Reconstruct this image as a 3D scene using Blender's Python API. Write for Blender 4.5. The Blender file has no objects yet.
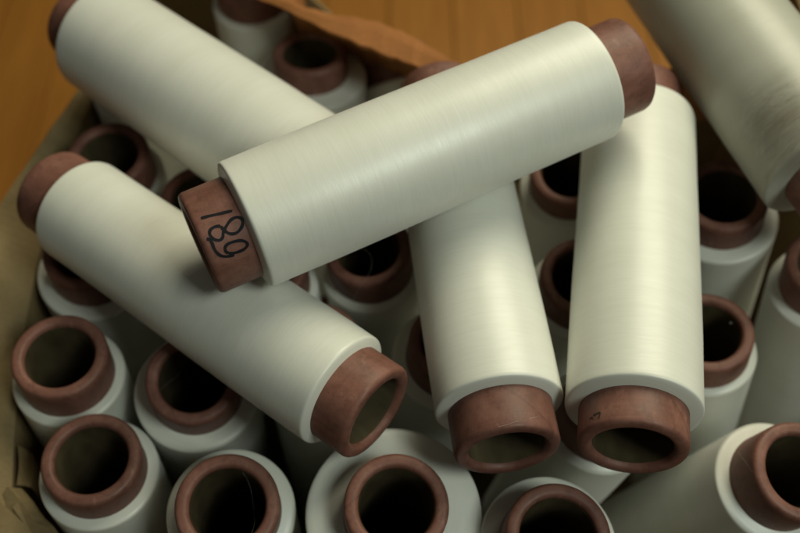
import bpy, bmesh, math, random
from mathutils import Vector, Matrix, noise

random.seed(7)
sc = bpy.context.scene
COL = sc.collection

# ------------------------------------------------------------------ camera
Z0 = 1.306                                   # camera height above the wooden floor
cam_data = bpy.data.cameras.new("camera")
cam = bpy.data.objects.new("camera", cam_data)
COL.objects.link(cam)
cam.location = (0, 0, Z0)
cam.rotation_euler = (math.pi/2 - 0.98872, 0, 0)
cam_data.sensor_width = 36
cam_data.lens = 36*989.89/800
cam_data.clip_start = .02
cam_data.clip_end = 50
cam_data.dof.use_dof = True
cam_data.dof.focus_distance = .615
cam_data.dof.aperture_fstop = 4.0
sc.camera = cam

# ------------------------------------------------------------------ light
world = bpy.data.worlds.new("World")
sc.world = world
world.use_nodes = True
bg = world.node_tree.nodes["Background"]
bg.inputs[0].default_value = (1, .97, .76, 1)
bg.inputs[1].default_value = .040

def area(name, loc, target, size, sizey, power, color):
    l = bpy.data.lights.new(name, 'AREA')
    l.shape = 'RECTANGLE'; l.size = size; l.size_y = sizey
    l.energy = power; l.color = color
    o = bpy.data.objects.new(name, l); COL.objects.link(o)
    o.location = loc
    o.rotation_euler = (Vector(target) - Vector(loc)).to_track_quat('-Z', 'Y').to_euler()
    return o
area("ceiling_lamp", (.85, 1.65, 2.42), (0, .45, .7), 1.5, 1.2, 38, (1, .95, .70))
area("window_light", (1.05, -.45, 2.45), (0, .4, .7), .6, .6, 15, (.90, 1, .88))

sc.view_settings.view_transform = 'Standard'
sc.view_settings.look = 'None'
sc.view_settings.exposure = .1
sc.view_settings.gamma = 1
sc.cycles.use_denoising = True

# ------------------------------------------------------------------ node helpers
def mat(name):
    m = bpy.data.materials.new(name); m.use_nodes = True
    nt = m.node_tree
    return m, nt, nt.nodes["Principled BSDF"]
def nd(nt, typ, **kw):
    n = nt.nodes.new(typ)
    for k, v in kw.items():
        if k in n.inputs.keys(): n.inputs[k].default_value = v
        else: setattr(n, k, v)
    return n
def ramp(nt, src, stops):
    r = nt.nodes.new("ShaderNodeValToRGB")
    el = r.color_ramp.elements
    while len(el) < len(stops): el.new(.5)
    for e, (p, c) in zip(el, stops):
        e.position = p; e.color = c if len(c) == 4 else (*c, 1)
    nt.links.new(src, r.inputs[0]); return r
def mapped(nt, coord, scale, rnd=True):
    tc = nt.nodes.new("ShaderNodeTexCoord"); mp = nt.nodes.new("ShaderNodeMapping")
    mp.inputs["Scale"].default_value = scale
    nt.links.new(tc.outputs[coord], mp.inputs[0])
    if rnd:
        oi = nt.nodes.new("ShaderNodeObjectInfo")
        mu = nd(nt, "ShaderNodeVectorMath", operation='SCALE'); mu.inputs[0].default_value = (37, 19, 53)
        nt.links.new(oi.outputs["Random"], mu.inputs["Scale"])
        nt.links.new(mu.outputs[0], mp.inputs["Location"])
    return mp.outputs[0]
def mix(nt, f, a, b, typ='MIX'):
    m = nt.nodes.new("ShaderNodeMix"); m.data_type = 'RGBA'; m.blend_type = typ
    for s, v in ((m.inputs[0], f), (m.inputs[6], a), (m.inputs[7], b)):
        if hasattr(v, "links"): nt.links.new(v, s)
        elif isinstance(v, (int, float)): s.default_value = v
        else: s.default_value = (*v, 1) if len(v) == 3 else v
    return m.outputs[2]

# ------------------------------------------------------------------ materials
DIRT_U = (360 - 138)/360
def yarn_material(name, dirty_shaded=False):
    m, nt, b = mat(name); L = nt.links.new
    # UV: u round the bobbin (0..1), v along it in decimetres. Thread lies round the bobbin with a slight helix.
    def lay(rot, length, pitch, detail, dist=0.0):
        first = mapped(nt, "UV", (270, 100, 1)); first.node.inputs["Rotation"].default_value = (0, 0, rot)
        mp = nt.nodes.new("ShaderNodeMapping"); mp.inputs["Scale"].default_value = (1/length, 1/pitch, 1); L(first, mp.inputs[0])
        n = nd(nt, "ShaderNodeTexNoise", Scale=1.0, Detail=detail, Roughness=.6, Distortion=dist); L(mp.outputs[0], n.inputs[0])
        return n
    fine = lay(.05, 30, .55, 2.0)
    cross = lay(-.07, 16, 1.1, 3.0, .25)
    lines = lay(.03, 22, 1.5, 3.0, .2)
    band = nd(nt, "ShaderNodeTexNoise", Scale=1.0, Detail=3.0); L(mapped(nt, "UV", (2.2, 5, 1)), band.inputs[0])
    c1 = ramp(nt, band.outputs[0], [(.3, (.765, .765, .70)), (.7, (.80, .80, .745))]).outputs[0]
    tint = ramp(nt, lines.outputs[0], [(.33, (.955, .955, .948)), (.62, (1, 1, 1))]).outputs[0]
    col = mix(nt, 1, c1, tint, 'MULTIPLY')
    if dirty_shaded:
        # grubby, ruffled patch near the open end, on one side of the bobbin only
        sep = nt.nodes.new("ShaderNodeSeparateXYZ"); tc = nt.nodes.new("ShaderNodeTexCoord"); L(tc.outputs["UV"], sep.inputs[0])
        d = nd(nt, "ShaderNodeTexNoise", Scale=1.0, Detail=7.0, Roughness=.72, Distortion=.8)
        mpd = mapped(nt, "UV", (9, 22, 1)); mpd.node.inputs["Rotation"].default_value = (0, 0, .5); L(mpd, d.inputs[0])
        big = nd(nt, "ShaderNodeTexNoise", Scale=1.0, Detail=2.0); L(mapped(nt, "UV", (7, 4, 1)), big.inputs[0])
        mr = nd(nt, "ShaderNodeMapRange"); mr.interpolation_type = 'SMOOTHSTEP'; mr.inputs[1].default_value = 1.0; mr.inputs[2].default_value = .42
        L(sep.outputs[1], mr.inputs[0])
        da = nd(nt, "ShaderNodeMath", operation='SUBTRACT'); da.inputs[1].default_value = DIRT_U; L(sep.outputs[0], da.inputs[0])
        ab = nd(nt, "ShaderNodeMath", operation='ABSOLUTE'); L(da.outputs[0], ab.inputs[0])
        ma = nd(nt, "ShaderNodeMapRange"); ma.interpolation_type = 'SMOOTHSTEP'; ma.inputs[1].default_value = .15; ma.inputs[2].default_value = .03; L(ab.outputs[0], ma.inputs[0])
        mu = nd(nt, "ShaderNodeMath", operation='MULTIPLY'); L(mr.outputs[0], mu.inputs[0]); L(ma.outputs[0], mu.inputs[1])
        sm = nd(nt, "ShaderNodeMath", operation='ADD'); L(d.outputs[0], sm.inputs[0])
        b2 = nd(nt, "ShaderNodeMath", operation='MULTIPLY_ADD'); b2.inputs[1].default_value = .5; b2.inputs[2].default_value = -.25; L(big.outputs[0], b2.inputs[0]); L(b2.outputs[0], sm.inputs[1])
        rr = ramp(nt, sm.outputs[0], [(.25, (.35,)*3), (.75, (.80,)*3)])
        m3 = nd(nt, "ShaderNodeMath", operation='MULTIPLY'); L(mu.outputs[0], m3.inputs[0]); L(rr.outputs[0], m3.inputs[1])
        col = mix(nt, 1, col, (.60, .595, .55), 'MULTIPLY')  # whole winding darkened: shade on this bobbin put into the yarn colour
        col = mix(nt, m3.outputs[0], col, (.125, .095, .058))
    oi = nt.nodes.new("ShaderNodeObjectInfo")
    tone = ramp(nt, oi.outputs["Random"], [(0, (.95, .955, .93)), (1, (1, 1, 1))]).outputs[0]
    col = mix(nt, 1, col, tone, 'MULTIPLY')
    L(col, b.inputs["Base Color"])
    ro = ramp(nt, cross.outputs[0], [(.3, (.31,)*3), (.7, (.40,)*3)]); L(ro.outputs[0], b.inputs["Roughness"])
    b.inputs["Specular IOR Level"].default_value = .62
    b.inputs["Anisotropic"].default_value = .55
    tg = nd(nt, "ShaderNodeTangent", direction_type='UV_MAP'); tg.uv_map = "UVMap"; L(tg.outputs[0], b.inputs["Tangent"])
    b.inputs["Sheen Weight"].default_value = .30
    b.inputs["Sheen Roughness"].default_value = .5
    ad = nd(nt, "ShaderNodeMath", operation='ADD'); L(fine.outputs[0], ad.inputs[0])
    m2 = nd(nt, "ShaderNodeMath", operation='MULTIPLY'); m2.inputs[1].default_value = 1.5; L(cross.outputs[0], m2.inputs[0]); L(m2.outputs[0], ad.inputs[1])
    bp = nd(nt, "ShaderNodeBump", Strength=.065, Distance=.0004); L(ad.outputs[0], bp.inputs["Height"])
    L(bp.outputs[0], b.inputs["Normal"])
    return m

def tube_material():
    m, nt, b = mat("brown_paper_tube"); L = nt.links.new
    n1 = nd(nt, "ShaderNodeTexNoise", Scale=1.0, Detail=6.0, Roughness=.62); L(mapped(nt, "Object", (55, 55, 38)), n1.inputs[0])
    n2 = nd(nt, "ShaderNodeTexNoise", Scale=1.0, Detail=4.0, Roughness=.7); L(mapped(nt, "Object", (210, 210, 150)), n2.inputs[0])
    n3 = nd(nt, "ShaderNodeTexNoise", Scale=1.0, Detail=3.0); L(mapped(nt, "UV", (2, 160, 1)), n3.inputs[0])
    c = ramp(nt, n1.outputs[0], [(.28, (.150, .066, .048)), (.52, (.215, .094, .070)), (.75, (.285, .138, .104))]).outputs[0]
    sp = ramp(nt, n2.outputs[0], [(.33, (.72, .70, .68)), (.5, (1, 1, 1)), (.72, (1.0, 1.0, 1.0))]).outputs[0]
    c = mix(nt, .75, c, sp, 'MULTIPLY')
    st = ramp(nt, n3.outputs[0], [(.35, (.88, .87, .86)), (.6, (1, 1, 1))]).outputs[0]
    c = mix(nt, .7, c, st, 'MULTIPLY')
    # spiral seam of the wound paper
    sx = nt.nodes.new("ShaderNodeSeparateXYZ"); tcs = nt.nodes.new("ShaderNodeTexCoord"); L(tcs.outputs["UV"], sx.inputs[0])
    sa = nd(nt, "ShaderNodeMath", operation='MULTIPLY_ADD'); sa.inputs[1].default_value = .55; L(sx.outputs[1], sa.inputs[0]); L(sx.outputs[0], sa.inputs[2])
    ob = nt.nodes.new("ShaderNodeObjectInfo"); sb = nd(nt, "ShaderNodeMath", operation='ADD'); L(sa.outputs[0], sb.inputs[0]); L(ob.outputs["Random"], sb.inputs[1])
    fr = nd(nt, "ShaderNodeMath", operation='FRACT'); L(sb.outputs[0], fr.inputs[0])
    se = ramp(nt, fr.outputs[0], [(.0, (.72,)*3), (.008, (1, 1, 1)), (.99, (1, 1, 1)), (1, (.72,)*3)]).outputs[0]
    c = mix(nt, .8, c, se, 'MULTIPLY')
    tn = ramp(nt, ob.outputs["Random"], [(0, (.86, .86, .87)), (.5, (1, .98, .96)), (1, (1.0, 1.0, 1.0))]).outputs[0]
    c = mix(nt, 1, c, tn, 'MULTIPLY')
    # pale scuffs
    n4 = nd(nt, "ShaderNodeTexNoise", Scale=1.0, Detail=8.0, Roughness=.75); L(mapped(nt, "Object", (40, 95, 60)), n4.inputs[0])
    f = ramp(nt, n4.outputs[0], [(.60, (0, 0, 0)), (.74, (.55, .55, .55))]).outputs[0]
    c = mix(nt, f, c, (.42, .25, .19))
    L(c, b.inputs["Base Color"])
    r = ramp(nt, n1.outputs[0], [(.3, (.42,)*3), (.7, (.60,)*3)]); L(r.outputs[0], b.inputs["Roughness"])
    b.inputs["Specular IOR Level"].default_value = .35
    bp = nd(nt, "ShaderNodeBump", Strength=.25, Distance=.0006); L(n2.outputs[0], bp.inputs["Height"]); L(bp.outputs[0], b.inputs["Normal"])
    return m

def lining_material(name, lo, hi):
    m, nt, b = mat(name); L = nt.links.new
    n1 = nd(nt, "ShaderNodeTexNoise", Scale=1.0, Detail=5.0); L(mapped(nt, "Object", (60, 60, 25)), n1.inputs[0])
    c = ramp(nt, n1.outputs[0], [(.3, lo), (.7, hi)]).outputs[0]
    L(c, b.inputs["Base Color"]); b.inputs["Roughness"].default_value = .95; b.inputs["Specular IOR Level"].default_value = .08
    return m

def cardboard_material(name, a, c_):
    m, nt, b = mat(name); L = nt.links.new
    n1 = nd(nt, "ShaderNodeTexNoise", Scale=1.0, Detail=7.0, Roughness=.65); L(mapped(nt, "Object", (22, 22, 22), False), n1.inputs[0])
    n2 = nd(nt, "ShaderNodeTexNoise", Scale=1.0, Detail=4.0); L(mapped(nt, "Object", (420, 420, 420), False), n2.inputs[0])
    wv = nd(nt, "ShaderNodeTexWave", Scale=1.0, Distortion=1.5); wv.bands_direction = 'Y'
    L(mapped(nt, "Object", (0, 42, 0), False), wv.inputs[0])
    c = ramp(nt, n1.outputs[0], [(.3, a), (.7, c_)]).outputs[0]
    c = mix(nt, .5, c, ramp(nt, n2.outputs[0], [(.3, (.8, .8, .78)), (.65, (1, 1, 1))]).outputs[0], 'MULTIPLY')
    L(c, b.inputs["Base Color"]); b.inputs["Roughness"].default_value = .85
    b.inputs["Specular IOR Level"].default_value = .2
    ad = nd(nt, "ShaderNodeMath", operation='MULTIPLY_ADD'); ad.inputs[1].default_value = .25
    L(wv.outputs[0], ad.inputs[0]); L(n1.outputs[0], ad.inputs[2])
    bp = nd(nt, "ShaderNodeBump", Strength=.35, Distance=.002); L(ad.outputs[0], bp.inputs["Height"]); L(bp.outputs[0], b.inputs["Normal"])
    return m

def wood_material():
    m, nt, b = mat("orange_varnished_wood"); L = nt.links.new
    n1 = nd(nt, "ShaderNodeTexNoise", Scale=1.0, Detail=6.0, Roughness=.6, Distortion=.6); L(mapped(nt, "Object", (34, 3.2, 3)), n1.inputs[0])
    n2 = nd(nt, "ShaderNodeTexNoise", Scale=1.0, Detail=3.0); L(mapped(nt, "Object", (170, 5, 5)), n2.inputs[0])
    c = ramp(nt, n1.outputs[0], [(.25, (.34, .135, .017)), (.55, (.40, .165, .024)), (.8, (.44, .19, .030))]).outputs[0]
    c = mix(nt, .6, c, ramp(nt, n2.outputs[0], [(.35, (.82, .78, .72)), (.6, (1, 1, 1))]).outputs[0], 'MULTIPLY')
    oi = nt.nodes.new("ShaderNodeObjectInfo")
    c = mix(nt, 1, c, ramp(nt, oi.outputs["Random"], [(0, (.92, .90, .87)), (1, (1, 1, 1))]).outputs[0], 'MULTIPLY')
    L(c, b.inputs["Base Color"]); b.inputs["Roughness"].default_value = .42
    return m
def plain(name, col, rough=.7, spec=.3):
    m, nt, b = mat(name)
    n1 = nd(nt, "ShaderNodeTexNoise", Scale=1.0, Detail=3.0); nt.links.new(mapped(nt, "Object", (300, 300, 300), False), n1.inputs[0])
    c = ramp(nt, n1.outputs[0], [(.3, tuple(x*.8 for x in col)), (.7, col)])
    nt.links.new(c.outputs[0], b.inputs["Base Color"])
    b.inputs["Roughness"].default_value = rough; b.inputs["Specular IOR Level"].default_value = spec
    return m

YARN = yarn_material("white_filament_yarn")
YARN_DIRTY_SHADED = yarn_material("grubby_shaded_yarn", True)
TUBE = tube_material()
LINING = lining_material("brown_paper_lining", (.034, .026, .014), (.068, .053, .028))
LINING_LIT = lining_material("lit_paper_lining", (.050, .040, .022), (.095, .076, .043))  # same paper lining, colour lightened to paint light falling into the mouths
CARD = cardboard_material("tan_cardboard", (.20, .145, .070), (.28, .205, .105))
CARD_RED = cardboard_material("reddish_cardboard", (.29, .115, .036), (.37, .152, .050))
WOOD = wood_material()
GAP = plain("dark_floor_gap", (.07, .028, .006))
INK = plain("black_marker_ink", (.012, .012, .016), .65, .15)
STAMP = plain("faded_stamp_ink", (.05, .035, .026), .7)
FIBRE = plain("pale_loose_fibre", (.72, .72, .66), .5)
FIBRE_DARK = plain("grubby_fibre", (.16, .12, .075), .8)

# ------------------------------------------------------------------ object helpers
def link(o, parent=None):
    COL.objects.link(o)
    if parent is not None: o.parent = parent
    return o
def mesh_obj(name, verts, faces, material, parent=None, uvs=None, smooth=True):
    me = bpy.data.meshes.new(name)
    me.from_pydata(verts, [], faces)
    if uvs is not None:
        lay = me.uv_layers.new(name="UVMap")
        for i, uv in enumerate(uvs): lay.data[i].uv = uv
    if smooth: me.polygons.foreach_set("use_smooth", [True]*len(me.polygons))
    me.materials.append(material)
    me.update()
    return link(bpy.data.objects.new(name, me), parent)
def thing(name, label, cat, group=None, M=None):
    o = bpy.data.objects.new(name, None); o.empty_display_size = .03
    COL.objects.link(o)
    o["label"] = label; o["category"] = cat
    if group: o["group"] = group
    if M is not None: o.matrix_world = M
    return o

def lathe(name, profile, material, parent, seg=96, close=False, wob=0.0, seed=0):
    """profile: list of (r, z). Lathed round Z. UV: u round, v = arc length along profile in decimetres."""
    n = len(profile); V = []; F = []; U = []
    arc = [0]
    for i in range(1, n): arc.append(arc[-1] + math.hypot(profile[i][0]-profile[i-1][0], profile[i][1]-profile[i-1][1]))
    for i, (r, z) in enumerate(profile):
        for k in range(seg):
            a = 2*math.pi*k/seg
            rr = r
            if wob: rr += wob*noise.noise(Vector((math.cos(a)*.9 + seed*7.3, math.sin(a)*.9, z*26)))
            V.append((rr*math.cos(a), rr*math.sin(a), z))
    m = n if close else n-1
    for i in range(m):
        j = (i+1) % n
        for k in range(seg):
            k2 = (k+1) % seg
            F.append((i*seg+k, i*seg+k2, j*seg+k2, j*seg+k))
            u0, u1 = k/seg, (k+1)/seg
            v0, v1 = arc[i]*10, (arc[j] if j else arc[i]+.01)*10
            U += [(u0, v0), (u1, v0), (u1, v1), (u0, v1)]
    return mesh_obj(name, V, F, material, parent, U)

def ribbon(name, pts, width, material, parent, lift=.00003):
    """a flat ink line on the collar; pts are (angle deg, height from rim in m, radius)."""
    P = []
    for i in range(len(pts)-1):
        for t in (0, .25, .5, .75):
            p0 = pts[max(i-1, 0)]; p1 = pts[i]; p2 = pts[i+1]; p3 = pts[min(i+2, len(pts)-1)]
            P.append([.5*((2*p1[c]) + (-p0[c]+p2[c])*t + (2*p0[c]-5*p1[c]+4*p2[c]-p3[c])*t*t + (-p0[c]+3*p1[c]-3*p2[c]+p3[c])*t**3) for c in range(2)])
    P.append(list(pts[-1][:2])); R = pts[0][2]
    V = []; F = []
    for i, (a, s) in enumerate(P):
        q0 = P[max(i-1, 0)]; q1 = P[min(i+1, len(P)-1)]
        tx = math.radians(q1[0]-q0[0])*R; ty = q1[1]-q0[1]; l = math.hypot(tx, ty) or 1
        nx, ny = -ty/l, tx/l
        w = width*(.5 + .05*math.sin(i*.9)) * (.6 if i in (0, len(P)-1) else 1)
        for sg in (-1, 1):
            aa = math.radians(a) + sg*nx*w/R; ss = s + sg*ny*w
            for h in (lift, -.0001):
                V.append(((R+h)*math.cos(aa), (R+h)*math.sin(aa), ss))
    for i in range(len(P)-1):
        b0, b1 = i*4, i*4+4
        F += [(b0, b0+2, b1+2, b1), (b0, b1, b1+1, b0+1), (b0+2, b0+3, b1+3, b1+2)]
    return mesh_obj(name, V, F, material, parent, smooth=False)

def thread(name, pts, rad, material, parent, seg=5):
    """thin round fibre through points (world or local), Catmull-Rom smoothed"""
    P = []
    for i in range(len(pts)-1):
        for t in (0, .2, .4, .6, .8):
            p0 = Vector(pts[max(i-1, 0)]); p1 = Vector(pts[i]); p2 = Vector(pts[i+1]); p3 = Vector(pts[min(i+2, len(pts)-1)])
            P.append(.5*((2*p1) + (p2-p0)*t + (2*p0-5*p1+4*p2-p3)*t*t + (3*p1-p0-3*p2+p3)*t**3))
    P.append(Vector(pts[-1]))
    V = []; F = []
    tube_geo(P, rad, seg, V, F)
    return mesh_obj(name, V, F, material, parent)
def tube_geo(P, rad, seg, V, F):
    b = len(V)
    for i, p in enumerate(P):
        t = (P[min(i+1, len(P)-1)] - P[max(i-1, 0)]).normalized()
        a = Vector((0, 0, 1)) if abs(t.z) < .9 else Vector((1, 0, 0))
        u = t.cross(a).normalized(); v = t.cross(u)
        for k in range(seg):
            an = 2*math.pi*k/seg
            V.append(p + rad*(math.cos(an)*u + math.sin(an)*v))
    for i in range(len(P)-1):
        for k in range(seg):
            k2 = (k+1) % seg
            F.append((b+i*seg+k, b+i*seg+k2, b+(i+1)*seg+k2, b+(i+1)*seg+k))

# ------------------------------------------------------------------ the wooden floor
floor = thing("floor", "orange varnished plank floor under the box", "floor")
del floor["category"]; del floor["label"]; floor["kind"] = "structure"
sub = mesh_obj("subfloor", [(-3, -2, -.006), (3, -2, -.006), (3, 5, -.006), (-3, 5, -.006)], [(0, 1, 2, 3)], GAP, floor, smooth=False)
PW = .122
def plank_mesh(w, l):
    bm = bmesh.new()
    bmesh.ops.create_cube(bm, size=1)
    bmesh.ops.scale(bm, vec=(w, l, .012), verts=bm.verts)
    bmesh.ops.bevel(bm, geom=[e for e in bm.edges], offset=.0006, segments=1, affect='EDGES')
    me = bpy.data.meshes.new("plank"); bm.to_mesh(me); bm.free(); me.materials.append(WOOD); return me
PM = plank_mesh(PW-.0022, 3.396)
for i in range(-12, 13):
    o = link(bpy.data.objects.new("plank", PM), floor)
    o.location = (.040 + i*PW, .9 + .13*((i*5) % 3), -.0061)

# ------------------------------------------------------------------ the cardboard box
BASE = .306                                        # top of the layer pad the bobbins stand on (a second layer fits below)
def W(x, y, z): return Vector((x/1000, y/1000, z/1000 + Z0))   # camera-centred millimetres -> world
box = thing("cardboard_box", "worn open cardboard carton with bent flaps holding the standing bobbins", "box")

def sheet(name, rows, material, thick=.0045, crumple=.0, seed=0, cuts=3):
    """rows: grid of points (list of polylines); gives a cardboard sheet of real thickness"""
    R = []
    for row in rows:
        out = []
        for i in range(len(row)-1):
            for k in range(cuts): out.append(row[i].lerp(row[i+1], k/cuts))
        out.append(row[-1]); R.append(out)
    R2 = []
    for i in range(len(R)-1):
        for k in range(2): R2.append([a.lerp(b, k/2) for a, b in zip(R[i], R[i+1])])
    R2.append(R[-1])
    nr, nc = len(R2), len(R2[0])
    for row in R2:
        for i, p in enumerate(row):
            if crumple:
                row[i] = p + crumple*noise.noise_vector(p*16 + Vector((seed*3.1, 0, 0))) + crumple*.4*noise.noise_vector(p*55)
    N = []
    for i in range(nr):
        for j in range(nc):
            a = R2[min(i+1, nr-1)][j] - R2[max(i-1, 0)][j]; b = R2[i][min(j+1, nc-1)] - R2[i][max(j-1, 0)]
            n = a.cross(b); N.append(n.normalized() if n.length > 1e-9 else Vector((0, 0, 1)))
    V = [R2[i][j] + N[i*nc+j]*thick*.5 for i in range(nr) for j in range(nc)] + [R2[i][j] - N[i*nc+j]*thick*.5 for i in range(nr) for j in range(nc)]
    o = nr*nc; F = []
    for i in range(nr-1):
        for j in range(nc-1):
            a, b, c, d = i*nc+j, i*nc+j+1, (i+1)*nc+j+1, (i+1)*nc+j
            F += [(a, d, c, b), (o+a, o+b, o+c, o+d)]
    for i in range(nr-1):
        for j in (0, nc-1):
            a, d = i*nc+j, (i+1)*nc+j; F.append((a, d, o+d, o+a) if j else (a, o+a, o+d, d))
    for j in range(nc-1):
        for i in (0, nr-1):
            a, b = i*nc+j, i*nc+j+1; F.append((a, b, o+b, o+a) if not i else (a, o+a, o+b, b))
    ob = mesh_obj(name, [tuple(v) for v in V], F, material, box, smooth=False)
    bm = bmesh.new(); bm.from_mesh(ob.data); bmesh.ops.recalc_face_normals(bm, faces=bm.faces); bm.to_mesh(ob.data); bm.free()
    return ob
ZB = -1303.0
# outline of the box at the bottom (mm, camera-centred)
left_top = [(-285.5, 240, -699), (-297.5, 322, -699), (-307.5, 399, -699), (-310.5, 488, -699), (-307.5, 560, -699), (-300.5, 622, -699), (-291, 685, -700), (-297, 838, -704)]
left_bot = [(x+2, y, ZB) for x, y, z in left_top]
sheet("side_wall", [[W(*p) for p in left_bot], [W(*p) for p in left_top]], CARD, crumple=.0015, seed=1)
near_top = [(-279, 250, -694), (-240, 205, -700), (-150, 168, -705), (-60, 143, -705), (100, 128, -705), (250, 150, -705), (404, 185, -705)]
near_bot = [(x, y, ZB) for x, y, z in near_top]
sheet("side_wall", [[W(*p) for p in near_bot], [W(*p) for p in near_top]], CARD, crumple=.0015, seed=2)
right_top = [(410, 188, -700), (414, 400, -700), (414, 620, -700), (410, 838, -700)]
sheet("side_wall", [[W(x-4, y, ZB) for x, y, z in right_top], [W(*p) for p in right_top]], CARD, crumple=.0015, seed=3)
far_top = [(-294, 842, -690), (-150, 842, -672), (-50, 818, -780), (30, 802, -845), (150, 802, -850), (404, 812, -850)]
sheet("side_wall", [[W(x, y-4, ZB) for x, y, z in far_top], [W(*p) for p in far_top]], CARD, crumple=.0015, seed=4)
sheet("base", [[W(x, y, ZB+.6) for x in (-278, 0, 400)] for y in (250, 550, 790)], CARD, thick=.004, crumple=0)
sheet("layer_pad", [[W(x, y, -1002.5) for x in (-280, 0, 400)] for y in (235, 550, 792)], CARD, thick=.004, crumple=0)
# flap of the left wall, bent outwards; it narrows towards its far end
lf_in = [(-284, 225, -700), (-286, 262, -700), (-296, 322, -700), (-306, 399, -700), (-309, 488, -700), (-306, 560, -700), (-299, 622, -700), (-289, 685, -700)]
lf_out = [(-340, 222, -665), (-343, 255, -665), (-356, 322, -665), (-361, 406, -665), (-343, 492, -671), (-327, 559, -678), (-311, 622, -685), (-295, 688, -692)]
lf_mid = [tuple((a[k]+b[k])/2 + (3 if k == 2 else 0) for k in range(3)) for a, b in zip(lf_in, lf_out)]
sheet("flap", [[W(*p) for p in lf_in], [W(*p) for p in lf_mid], [W(*p) for p in lf_out]], CARD, crumple=.0016, seed=5)
# flap of the near wall, bent outwards
nf_in = [(-300, 262, -697), (-281, 246, -697), (-242, 200, -699), (-150, 163, -701), (-60, 138, -701)]
nf_out = [(-390, 225, -700), (-350, 190, -698), (-280, 130, -694), (-170, 85, -690), (-60, 55, -690)]
sheet("flap", [[W(*p) for p in nf_in], [W(*p) for p in nf_out]], CARD, crumple=.006, seed=6)
# far flap: arched inwards over the bobbins, its free edge running diagonally
f0 = [(-215, 758, -616), (-161, 721, -614), (-125, 692, -614), (-89, 669, -614), (-53, 644, -614), (-17, 624, -614), (10, 610, -614), (38, 600, -617), (90, 604, -630), (200, 616, -642), (300, 628, -644), (398, 640, -644)]
f0 = [Vector(a).lerp(Vector(b), k/4) for a, b in zip(f0, f0[1:]) for k in range(4)] + [Vector(f0[-1])]
rag = random.Random(3)
f0 = [v + Vector((rag.uniform(-.9, .9), rag.uniform(-1.6, 1.0), rag.uniform(-.5, .5))) for v in f0]
def wid(x): return 5 + 27*math.exp(-((x+12)/58)**2) + (6 if x > 60 else 0)
f1 = [v + Vector((2, wid(v.x)*.6, 2.5)) for v in f0]
f2 = [v + Vector((4, wid(v.x), 1)) for v in f0]
f3 = [v + Vector((6, wid(v.x)+9, -14)) for v in f0]
f4 = [Vector((v.x*.98, min(v.y+128, 808), v.z - (20 if v.x < -150 else 90 if v.x < -100 else 205))) for v in f0]
sheet("flap", [[W(*p) for p in r] for r in (f0, f1, f2, f3, f4)], CARD_RED, crumple=.0009, seed=8, cuts=1)
# torn liner paper hanging in the near corner
sheet("torn_strip", [[W(-284, 268, -702), W(-287, 282, -703), W(-290, 298, -702)], [W(-277, 270, -715), W(-279, 284, -718), W(-283, 297, -716)], [W(-275, 269, -738), W(-278, 283, -742), W(-282, 294, -736)]], CARD, thick=.001, crumple=.003, seed=9)
sheet("torn_strip", [[W(-292, 256, -696), W(-272, 236, -697), W(-254, 216, -698), W(-236, 203, -699)], [W(-285, 262, -691), W(-266, 244, -693), W(-249, 226, -694), W(-233, 211, -696)], [W(-279, 265, -699), W(-262, 249, -701), W(-246, 232, -702), W(-231, 215, -704)]], CARD, thick=.001, crumple=.004, seed=10)

# ------------------------------------------------------------------ the bobbins
LEN = 331.0
RT, RI = 35.0, 25.3
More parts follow.
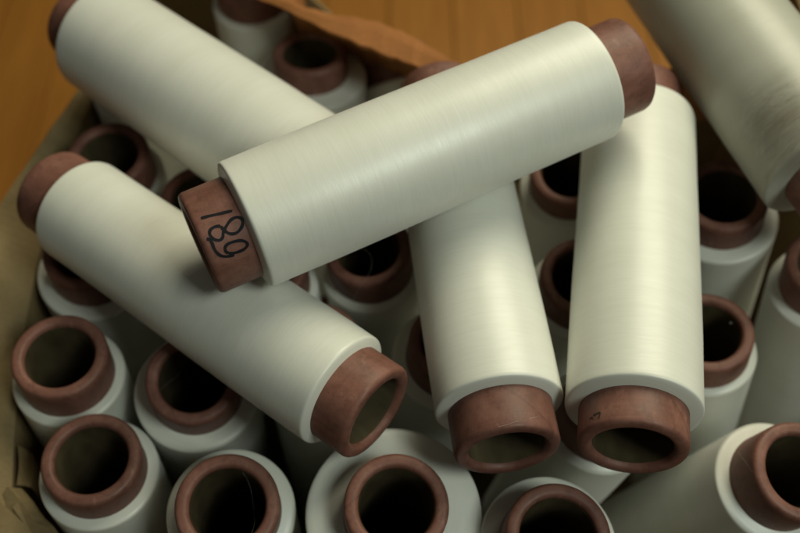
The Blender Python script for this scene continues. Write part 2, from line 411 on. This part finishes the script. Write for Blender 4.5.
# end that shows (mm), axis direction from it, winding radius, bare collar at that end and at the other
DATA = {
#<DATA
 'T': ((-130.5,363.5,-526.7),(0.8907,0.4534,0.0346),44.0,30.3,31.2),
 'LL': ((-15.2,276.9,-597.3),(-0.7839,0.6166,-0.0732),41.7,27.5,31.6),
 'M': ((69.7,251.4,-600.2),(-0.1103,0.9931,-0.0387),43.2,30.5,33.0),
 'RL': ((146.6,246.4,-584.2),(0.1570,0.9851,-0.0702),44.1,25.9,35.1),
 'UL': ((-28.9,443.6,-597.0),(-0.7616,0.6472,-0.0313),49.7,25.0,29.9),
 'UR': ((328.6,430.9,-573.4),(-0.3330,0.9428,0.0141),50.4,33.0,33.0),
 'S1': ((-251.5,346.7,-645.2),(-0.0617,0.0169,-0.9980),42.1,32.8,33.0),
 'S2': ((-217.5,270.2,-655.2),(-0.0430,0.0054,-0.9991),42.8,26.6,33.0),
 'S3': ((-152.7,332.3,-653.9),(-0.0859,0.1629,-0.9829),47.6,31.9,33.0),
 'S4': ((-115.1,229.4,-637.6),(-0.0732,0.1954,-0.9780),44.7,30.7,33.0),
 'S5': ((-2.2,227.0,-630.2),(-0.0572,0.1471,-0.9875),60.9,29.5,33.2),
 'S6': ((103.1,207.0,-632.4),(-0.0482,0.1423,-0.9887),47.3,33.8,33.0),
 'S7': ((276.7,257.3,-646.3),(-0.1778,0.1487,-0.9728),44.5,36.2,33.0),
 'S8': ((235.2,375.2,-659.7),(0.1367,-0.0112,-0.9905),41.0,27.4,33.0),
 'S9': ((261.4,487.0,-634.2),(0.1513,0.0499,-0.9872),46.8,28.9,33.0),
 'S10': ((336.8,425.5,-641.5),(0.1407,-0.0411,-0.9892),43.3,32.8,33.0),
 'S11': ((144.8,527.8,-651.8),(0.1044,0.2026,-0.9737),43.0,28.1,33.0),
 'S12': ((144.5,418.5,-648.5),(0.0380,0.0749,-0.9965),43.1,29.0,33.0),
 'S13': ((-25.9,446.3,-649.5),(0.0743,0.0855,-0.9936),42.2,32.3,33.0),
 'S14': ((41.8,360.8,-650.7),(-0.0818,0.0767,-0.9937),45.2,30.1,33.0),
 'S15': ((-253.8,451.1,-660.7),(-0.0629,0.0711,-0.9955),46.8,32.5,33.0),
 'S16': ((-248.9,542.3,-650.2),(0.0184,0.0608,-0.9980),41.0,31.6,33.0),
 'S17': ((-163.3,497.9,-651.3),(-0.0167,-0.0113,-0.9998),41.0,33.0,33.0),
 'S18': ((-84.9,682.4,-668.0),(-0.0184,-0.1517,-0.9883),53.0,25.6,33.0),
 'S19': ((-147.0,764.5,-645.4),(0.0202,0.0129,-0.9997),41.0,33.1,33.0),
 'S20': ((-10.0,734.0,-716.0),(0.2500,-0.7600,-0.6000),41.0,33.0,33.0),
 'S23': ((151.4,306.8,-642.9),(-0.0924,0.0835,-0.9922),42.2,32.9,33.0),
 'S25': ((-64.1,358.7,-646.7),(-0.0033,0.0056,-1.0000),40.7,33.0,33.0),
 'S26': ((-107.8,427.7,-646.1),(0.0064,0.0120,-0.9999),41.1,33.1,33.0),
 'S21': ((-249.0,652.0,-655.0),(0.0100,0.0300,-0.9995),41.0,30.0,33.0),
#DATA>
}
LYING = "bobbins lying on top of the standing ones"
STAND = "bobbins standing in the box"
LABELS = {
 'T': "white yarn bobbin lying across the top of the heap, 681 handwritten on its collar",
 'LL': "white yarn bobbin lying slantwise beneath the collar marked 681, one end at the cardboard wall",
 'M': "white yarn bobbin lying under the middle of the topmost one, unmarked open collar",
 'RL': "white yarn bobbin with a tiny dark stamp on its open collar, under the topmost",
 'UL': "thick white yarn bobbin lying behind the slanted one, inner end hidden under the topmost",
 'UR': "thick yarn bobbin with a grubby ruffled end lying beyond the stamped one",
 'S1': "standing bobbin against the cardboard side, neighbour of the one in the torn corner",
 'S2': "standing bobbin in the torn corner of the carton",
 'S3': "standing bobbin partly covered by the slanted bobbin, beside the two along the cardboard side",
 'S4': "standing bobbin between the torn-corner one and the one with the widest winding",
 'S5': "standing bobbin with the widest winding, right below the slanted bobbin's open end",
 'S6': "standing bobbin in front of the open ends of the two side by side lying bobbins",
 'S7': "leaning bobbin tilted sideways at the outer end of the front row, past the stamped collar",
 'S8': "standing bobbin with a white speck in its hole, close beside the stamped lying bobbin",
 'S9': "standing bobbin with a wide dark hole under the grubby end of the thick bobbin",
 'S10': "leaning bobbin just below the grubby bobbin's collar, behind the sideways tilted one",
 'S11': "standing bobbin right under the topmost bobbin, between the two lying side by side",
 'S12': "standing bobbin half hidden by the stamped lying bobbin, towards its middle, beside the unmarked one",
 'S13': "standing bobbin with a loose hair over its hole, below the middle of the topmost bobbin",
 'S14': "standing bobbin almost hidden under the unmarked lying bobbin, near the slanted bobbin's open end",
 'S15': "standing bobbin by the cardboard side, its hole mostly covered by the slanted bobbin's far collar",
 'S16': "standing bobbin by the cardboard side between the slanted bobbin and the thick one behind it",
 'S17': "standing bobbin of which only a dark rim shows beside the 681 collar",
 'S18': "standing bobbin with a whole dark rim by the reddish flap, behind the thick lying bobbin",
 'S19': "standing bobbin farthest back in the carton, where the reddish flap begins",
 'S20': "standing bobbin tucked under the edge of the reddish flap, behind the topmost bobbin",
 'S21': "standing bobbin showing a white sliver of winding by the carton side, under the thick bobbin",
 'S23': "standing bobbin showing only a strip of winding under the two side by side open collars",
 'S25': "standing bobbin showing only a thin red rim beside the slanted bobbin",
 'S26': "standing bobbin showing only a bit of rim between the 681 bobbin and the slanted one",
}
def frame(d):
    a = Vector((0, 0, 1)) if abs(d.z) < .9 else Vector((1, 0, 0))
    u = d.cross(a).normalized(); return u, d.cross(u)

BOB = {}
def bobbin(key, E, d, rw, c0, c1, seed):
    d = Vector(d).normalized(); Ew = W(*E)
    ln = LEN/1000
    standing = key[0] == 'S'
    if standing:                                # the lower rim rests on the bottom of the box
        tilt = math.sqrt(max(0, 1-d.z*d.z))
        ln = (Ew.z - BASE - RT/1000*tilt)/abs(d.z)
    u, v = frame(d); foot = Ew + d*ln
    M = Matrix(((u.x, v.x, d.x, foot.x), (u.y, v.y, d.y, foot.y), (u.z, v.z, d.z, foot.z), (0, 0, 0, 1)))
    root = thing("yarn_bobbin", LABELS[key], "bobbin", STAND if standing else LYING, M)
    rt, ri, rw, c0, c1 = RT/1000, RI/1000, rw/1000, c0/1000, c1/1000
    z = lambda s: s - ln
    # paper tube with rounded, slightly rolled ends
    inner0 = [(ri, z(.006)), (ri+.0002, z(.0034)), (ri+.0009, z(.0015)), (ri+.0021, z(.0003)), (ri+.0034, z(0))]
    outer0 = [(rt-.0030, z(.00005)), (rt-.0016, z(.0006)), (rt-.0005, z(.0018)), (rt, z(.0036)), (rt, z(.010))]
    outer1 = [(rt, z(ln-.010)), (rt, z(ln-.0036)), (rt-.0005, z(ln-.0018)), (rt-.0016, z(ln-.0006)), (rt-.0030, z(ln-.00005))]
    inner1 = [(ri+.0034, z(ln)), (ri+.0021, z(ln-.0003)), (ri+.0009, z(ln-.0015)), (ri+.0002, z(ln-.0034)), (ri, z(ln-.006))]
    tube = lathe("tube", inner0+outer0+outer1+inner1, TUBE, root, 96, close=True, wob=.00008, seed=seed)
    lathe("lining", [(ri-.0004, z(ln-.0045)), (ri-.0004, z(ln*.5)), (ri-.0004, z(.0045)), (ri-.00002, z(.0040))], LINING_LIT if key in ('LL', 'M') else LINING, tube, 64)
    # winding
    h = rw - rt
    rnd = random.Random(int(seed*31)+5)
    cone = .0020                                 # the end faces slope a little outwards
    belly = rnd.uniform(.0001, .0006); tap = rnd.uniform(-.0004, .0004)
    sh = [(0, -.1), (.10, 0), (.3, .22), (.6, .55), (.80, .85), (.90, 1.07), (.96, 1.35), (.99, 1.75), (1, 2.3)]
    p = [(rt + .0001 + (h-.0001)*a_, z(c0 + cone*b_)) for a_, b_ in sh]
    n = 40; a, b = c0+.0085, ln-c1-.0085
    for i in range(n+1):
        t = i/n
        p.append((rw + belly*math.sin(math.pi*t) + tap*math.sin(2*math.pi*t) + .00012*noise.noise(Vector((seed*5.1, t*9, 0))), z(a+(b-a)*t)))
    p += [(rt + .0001 + (h-.0001)*a_, z(ln - c1 - cone*b_)) for a_, b_ in reversed(sh)]
    lathe("winding", p, YARN_DIRTY_SHADED if key == 'UR' else YARN, root, 96, wob=.00012, seed=seed+.5)
    BOB[key] = (root, tube, ln, M)
    return root
for i, (k, (E, d, rw, c0, c1)) in enumerate(DATA.items()): bobbin(k, E, d, rw, c0, c1, i)

# handwritten number on the topmost bobbin's collar (angle, distance from the rim in mm)
_, tubeT, lnT, _ = BOB['T']
#<INK
one = [(-78.1, 5.31), (-76.7, 10.89), (-74.4, 18.24), (-72.5, 24.7)]
eight = [(-62.5, 14.27), (-64.1, 11.12), (-63.1, 7.71), (-58.9, 6.18), (-53.4, 7.08), (-49.9, 10.13), (-51.4, 12.7), (-55.3, 14.13), (-59.9, 17.13), (-64.2, 21.47), (-64.6, 25.17), (-61.8, 27.64), (-56.7, 27.45), (-52.0, 24.62), (-50.0, 20.89), (-52.1, 17.44), (-57.2, 15.23), (-62.5, 14.27)]
six = [(-56.3, 3.32), (-53.9, 4.86), (-49.7, 5.32), (-43.1, 5.22), (-36.0, 6.63), (-31.7, 10.01), (-29.6, 15.14)]
loop = [(-34.0, 12.14), (-37.6, 11.0), (-42.1, 12.3), (-43.2, 16.36), (-41.3, 21.89), (-37.7, 24.62), (-33.8, 24.72), (-31.2, 21.52), (-31.5, 16.37), (-34.0, 12.14)]
rl_strokes = [[(-149.5, 7.54), (-145.9, 7.55), (-144.0, 5.87)], [(-144.2, 8.47), (-142.6, 9.19), (-140.9, 7.77)], [(-141.0, 8.86), (-137.9, 9.11), (-135.3, 8.85), (-135.9, 6.83), (-136.8, 4.89)]]
#INK>
ink_strokes = [one, eight, six, loop]
def written(name, tube, ln, strokes, w, ds=0.0, lo=1.4, ink=INK):
    V = []; F = []
    first = None
    for q, s in enumerate(strokes):
        o = ribbon(name, [(a, max(x+ds, lo)/1000 - ln, RT/1000 + .00015 + .00004*q) for a, x in s], w, INK, tube)
        me = o.data; b = len(V)
        V += [tuple(v.co) for v in me.vertices]; F += [tuple(b+i for i in p.vertices) for p in me.polygons]
        bpy.data.objects.remove(o); bpy.data.meshes.remove(me)
    return mesh_obj(name, V, F, ink, tube, smooth=False)
nm = written("handwritten_number", tubeT, lnT, ink_strokes, .0019, 1.2)
nm["label"] = "number 681 handwritten in black marker"
_, tubeR, lnR, _ = BOB['RL']
st = written("stamp_mark", tubeR, lnR, rl_strokes, .0009, ink=STAMP)
st["label"] = "tiny dark stamped mark"

# ------------------------------------------------------------------ loose fibres
def fibre_on(key, pts, rad=.00010, m=FIBRE):
    """pts: world millimetres (camera-centred)"""
    root, tube, ln, M = BOB[key]; inv = M.inverted()
    return thread("loose_fibre", [inv @ W(*p) for p in pts], rad, m, root)
E13 = DATA['S13'][0]
fibre_on('S13', [(E13[0]-9, E13[1]+10, E13[2]-12), (E13[0]+1, E13[1]-2, E13[2]-6), (E13[0]+4, E13[1]-14, E13[2]-1), (E13[0]+2, E13[1]-26, E13[2]+1.0), (E13[0]-4, E13[1]-34.5, E13[2]-1.5), (E13[0]-10, E13[1]-40, E13[2]-14), (E13[0]-14, E13[1]-43, E13[2]-31)], .00004)
def surf(key, ang, s, r):
    root, tube, ln, M = BOB[key]; a = math.radians(ang)
    return Vector((r/1000*math.cos(a), r/1000*math.sin(a), s/1000 - ln))
def fuzz(key, n, s0, s1, a0, a1, length, rad, m, curl=1.0, r=None, seed=0):
    """many short stray fibres standing off a winding: nobody could count them"""
    rnd = random.Random(seed); root = BOB[key][0]; R = r or DATA[key][2]
    V = []; F = []
    for i in range(n):
        a = rnd.uniform(a0, a1); s = rnd.uniform(s0, s1); L = length*rnd.uniform(.4, 1.2)
        da = rnd.choice((-1, 1))*math.degrees(L/R)*rnd.uniform(.3, 1); dsx = rnd.uniform(-.5, .5)*L*curl; hgt = rnd.uniform(.15, 1.0)*curl
        pts = []
        for k in range(7):
            t = k/6
            pts.append(surf(key, a + da*t, s + dsx*t*t + .5*curl*math.sin(t*5+i), R + .15 + hgt*math.sin(t*math.pi*.8)))
        tube_geo(pts, rad, 3, V, F)
    o = mesh_obj("stray_fibres", [tuple(v) for v in V], F, m, root); o["kind"] = "stuff"
    return o
fuzz('UR', 90, 36, 100, -185, -95, 14, .00004, FIBRE, .9, seed=1)
fuzz('UR', 60, 40, 88, -170, -110, 12, .00004, FIBRE_DARK, .6, seed=2)
fuzz('S14', 50, 30, 40, -180, 180, 9, .00008, FIBRE, 1.5, seed=6)

def rim_hair(key, a0, depth, a1, sag, rad=.000028):
    """a hair hanging into the mouth of a tube from one point of the rim to another"""
    pts = []
    for k in range(9):
        t = k/8; a = math.radians(a0 + (a1-a0)*t); r = RI - .4 - 9*math.sin(math.pi*t)
        ln = BOB[key][2]
        pts.append(Vector((r/1000*math.cos(a), r/1000*math.sin(a), (depth + sag*math.sin(math.pi*t))/1000 - ln)))
    thread("loose_fibre", pts, rad, FIBRE, BOB[key][0])
rim_hair('S3', 70, 6, 175, 14); rim_hair('S4', 200, 5, 320, 20); 
def collar_hair(key, pts, rad=.00004):
    ln = BOB[key][2]
    thread("loose_fibre", [Vector(((RT+.12)/1000*math.cos(math.radians(a)), (RT+.12)/1000*math.sin(math.radians(a)), x/1000-ln)) for a, x in pts], rad, FIBRE, BOB[key][0])
collar_hair('M', [(-104.3, 2.2), (-95, 2.6), (-85.6, 4.0), (-64.2, 7.2), (-43.3, 11.1)])
collar_hair('S7', [(123.5, 29), (112, 20), (101, 11.6), (87.2, 3.8)])
SPECK = (-118.8, 10.9)
# white speck of lint inside one standing bobbin
rt8 = BOB['S8']; a8 = math.radians(SPECK[0]); r8 = (RI-.9)/1000
bm = bmesh.new(); bmesh.ops.create_icosphere(bm, subdivisions=2, radius=.0013)
for v in bm.verts: v.co *= 1 + .5*noise.noise(v.co*900)
me = bpy.data.meshes.new("lint_speck"); bm.to_mesh(me); bm.free(); me.materials.append(FIBRE)
sp = link(bpy.data.objects.new("lint_speck", me), rt8[0]); sp.location = (r8*math.cos(a8), r8*math.sin(a8), SPECK[1]/1000 - rt8[2])
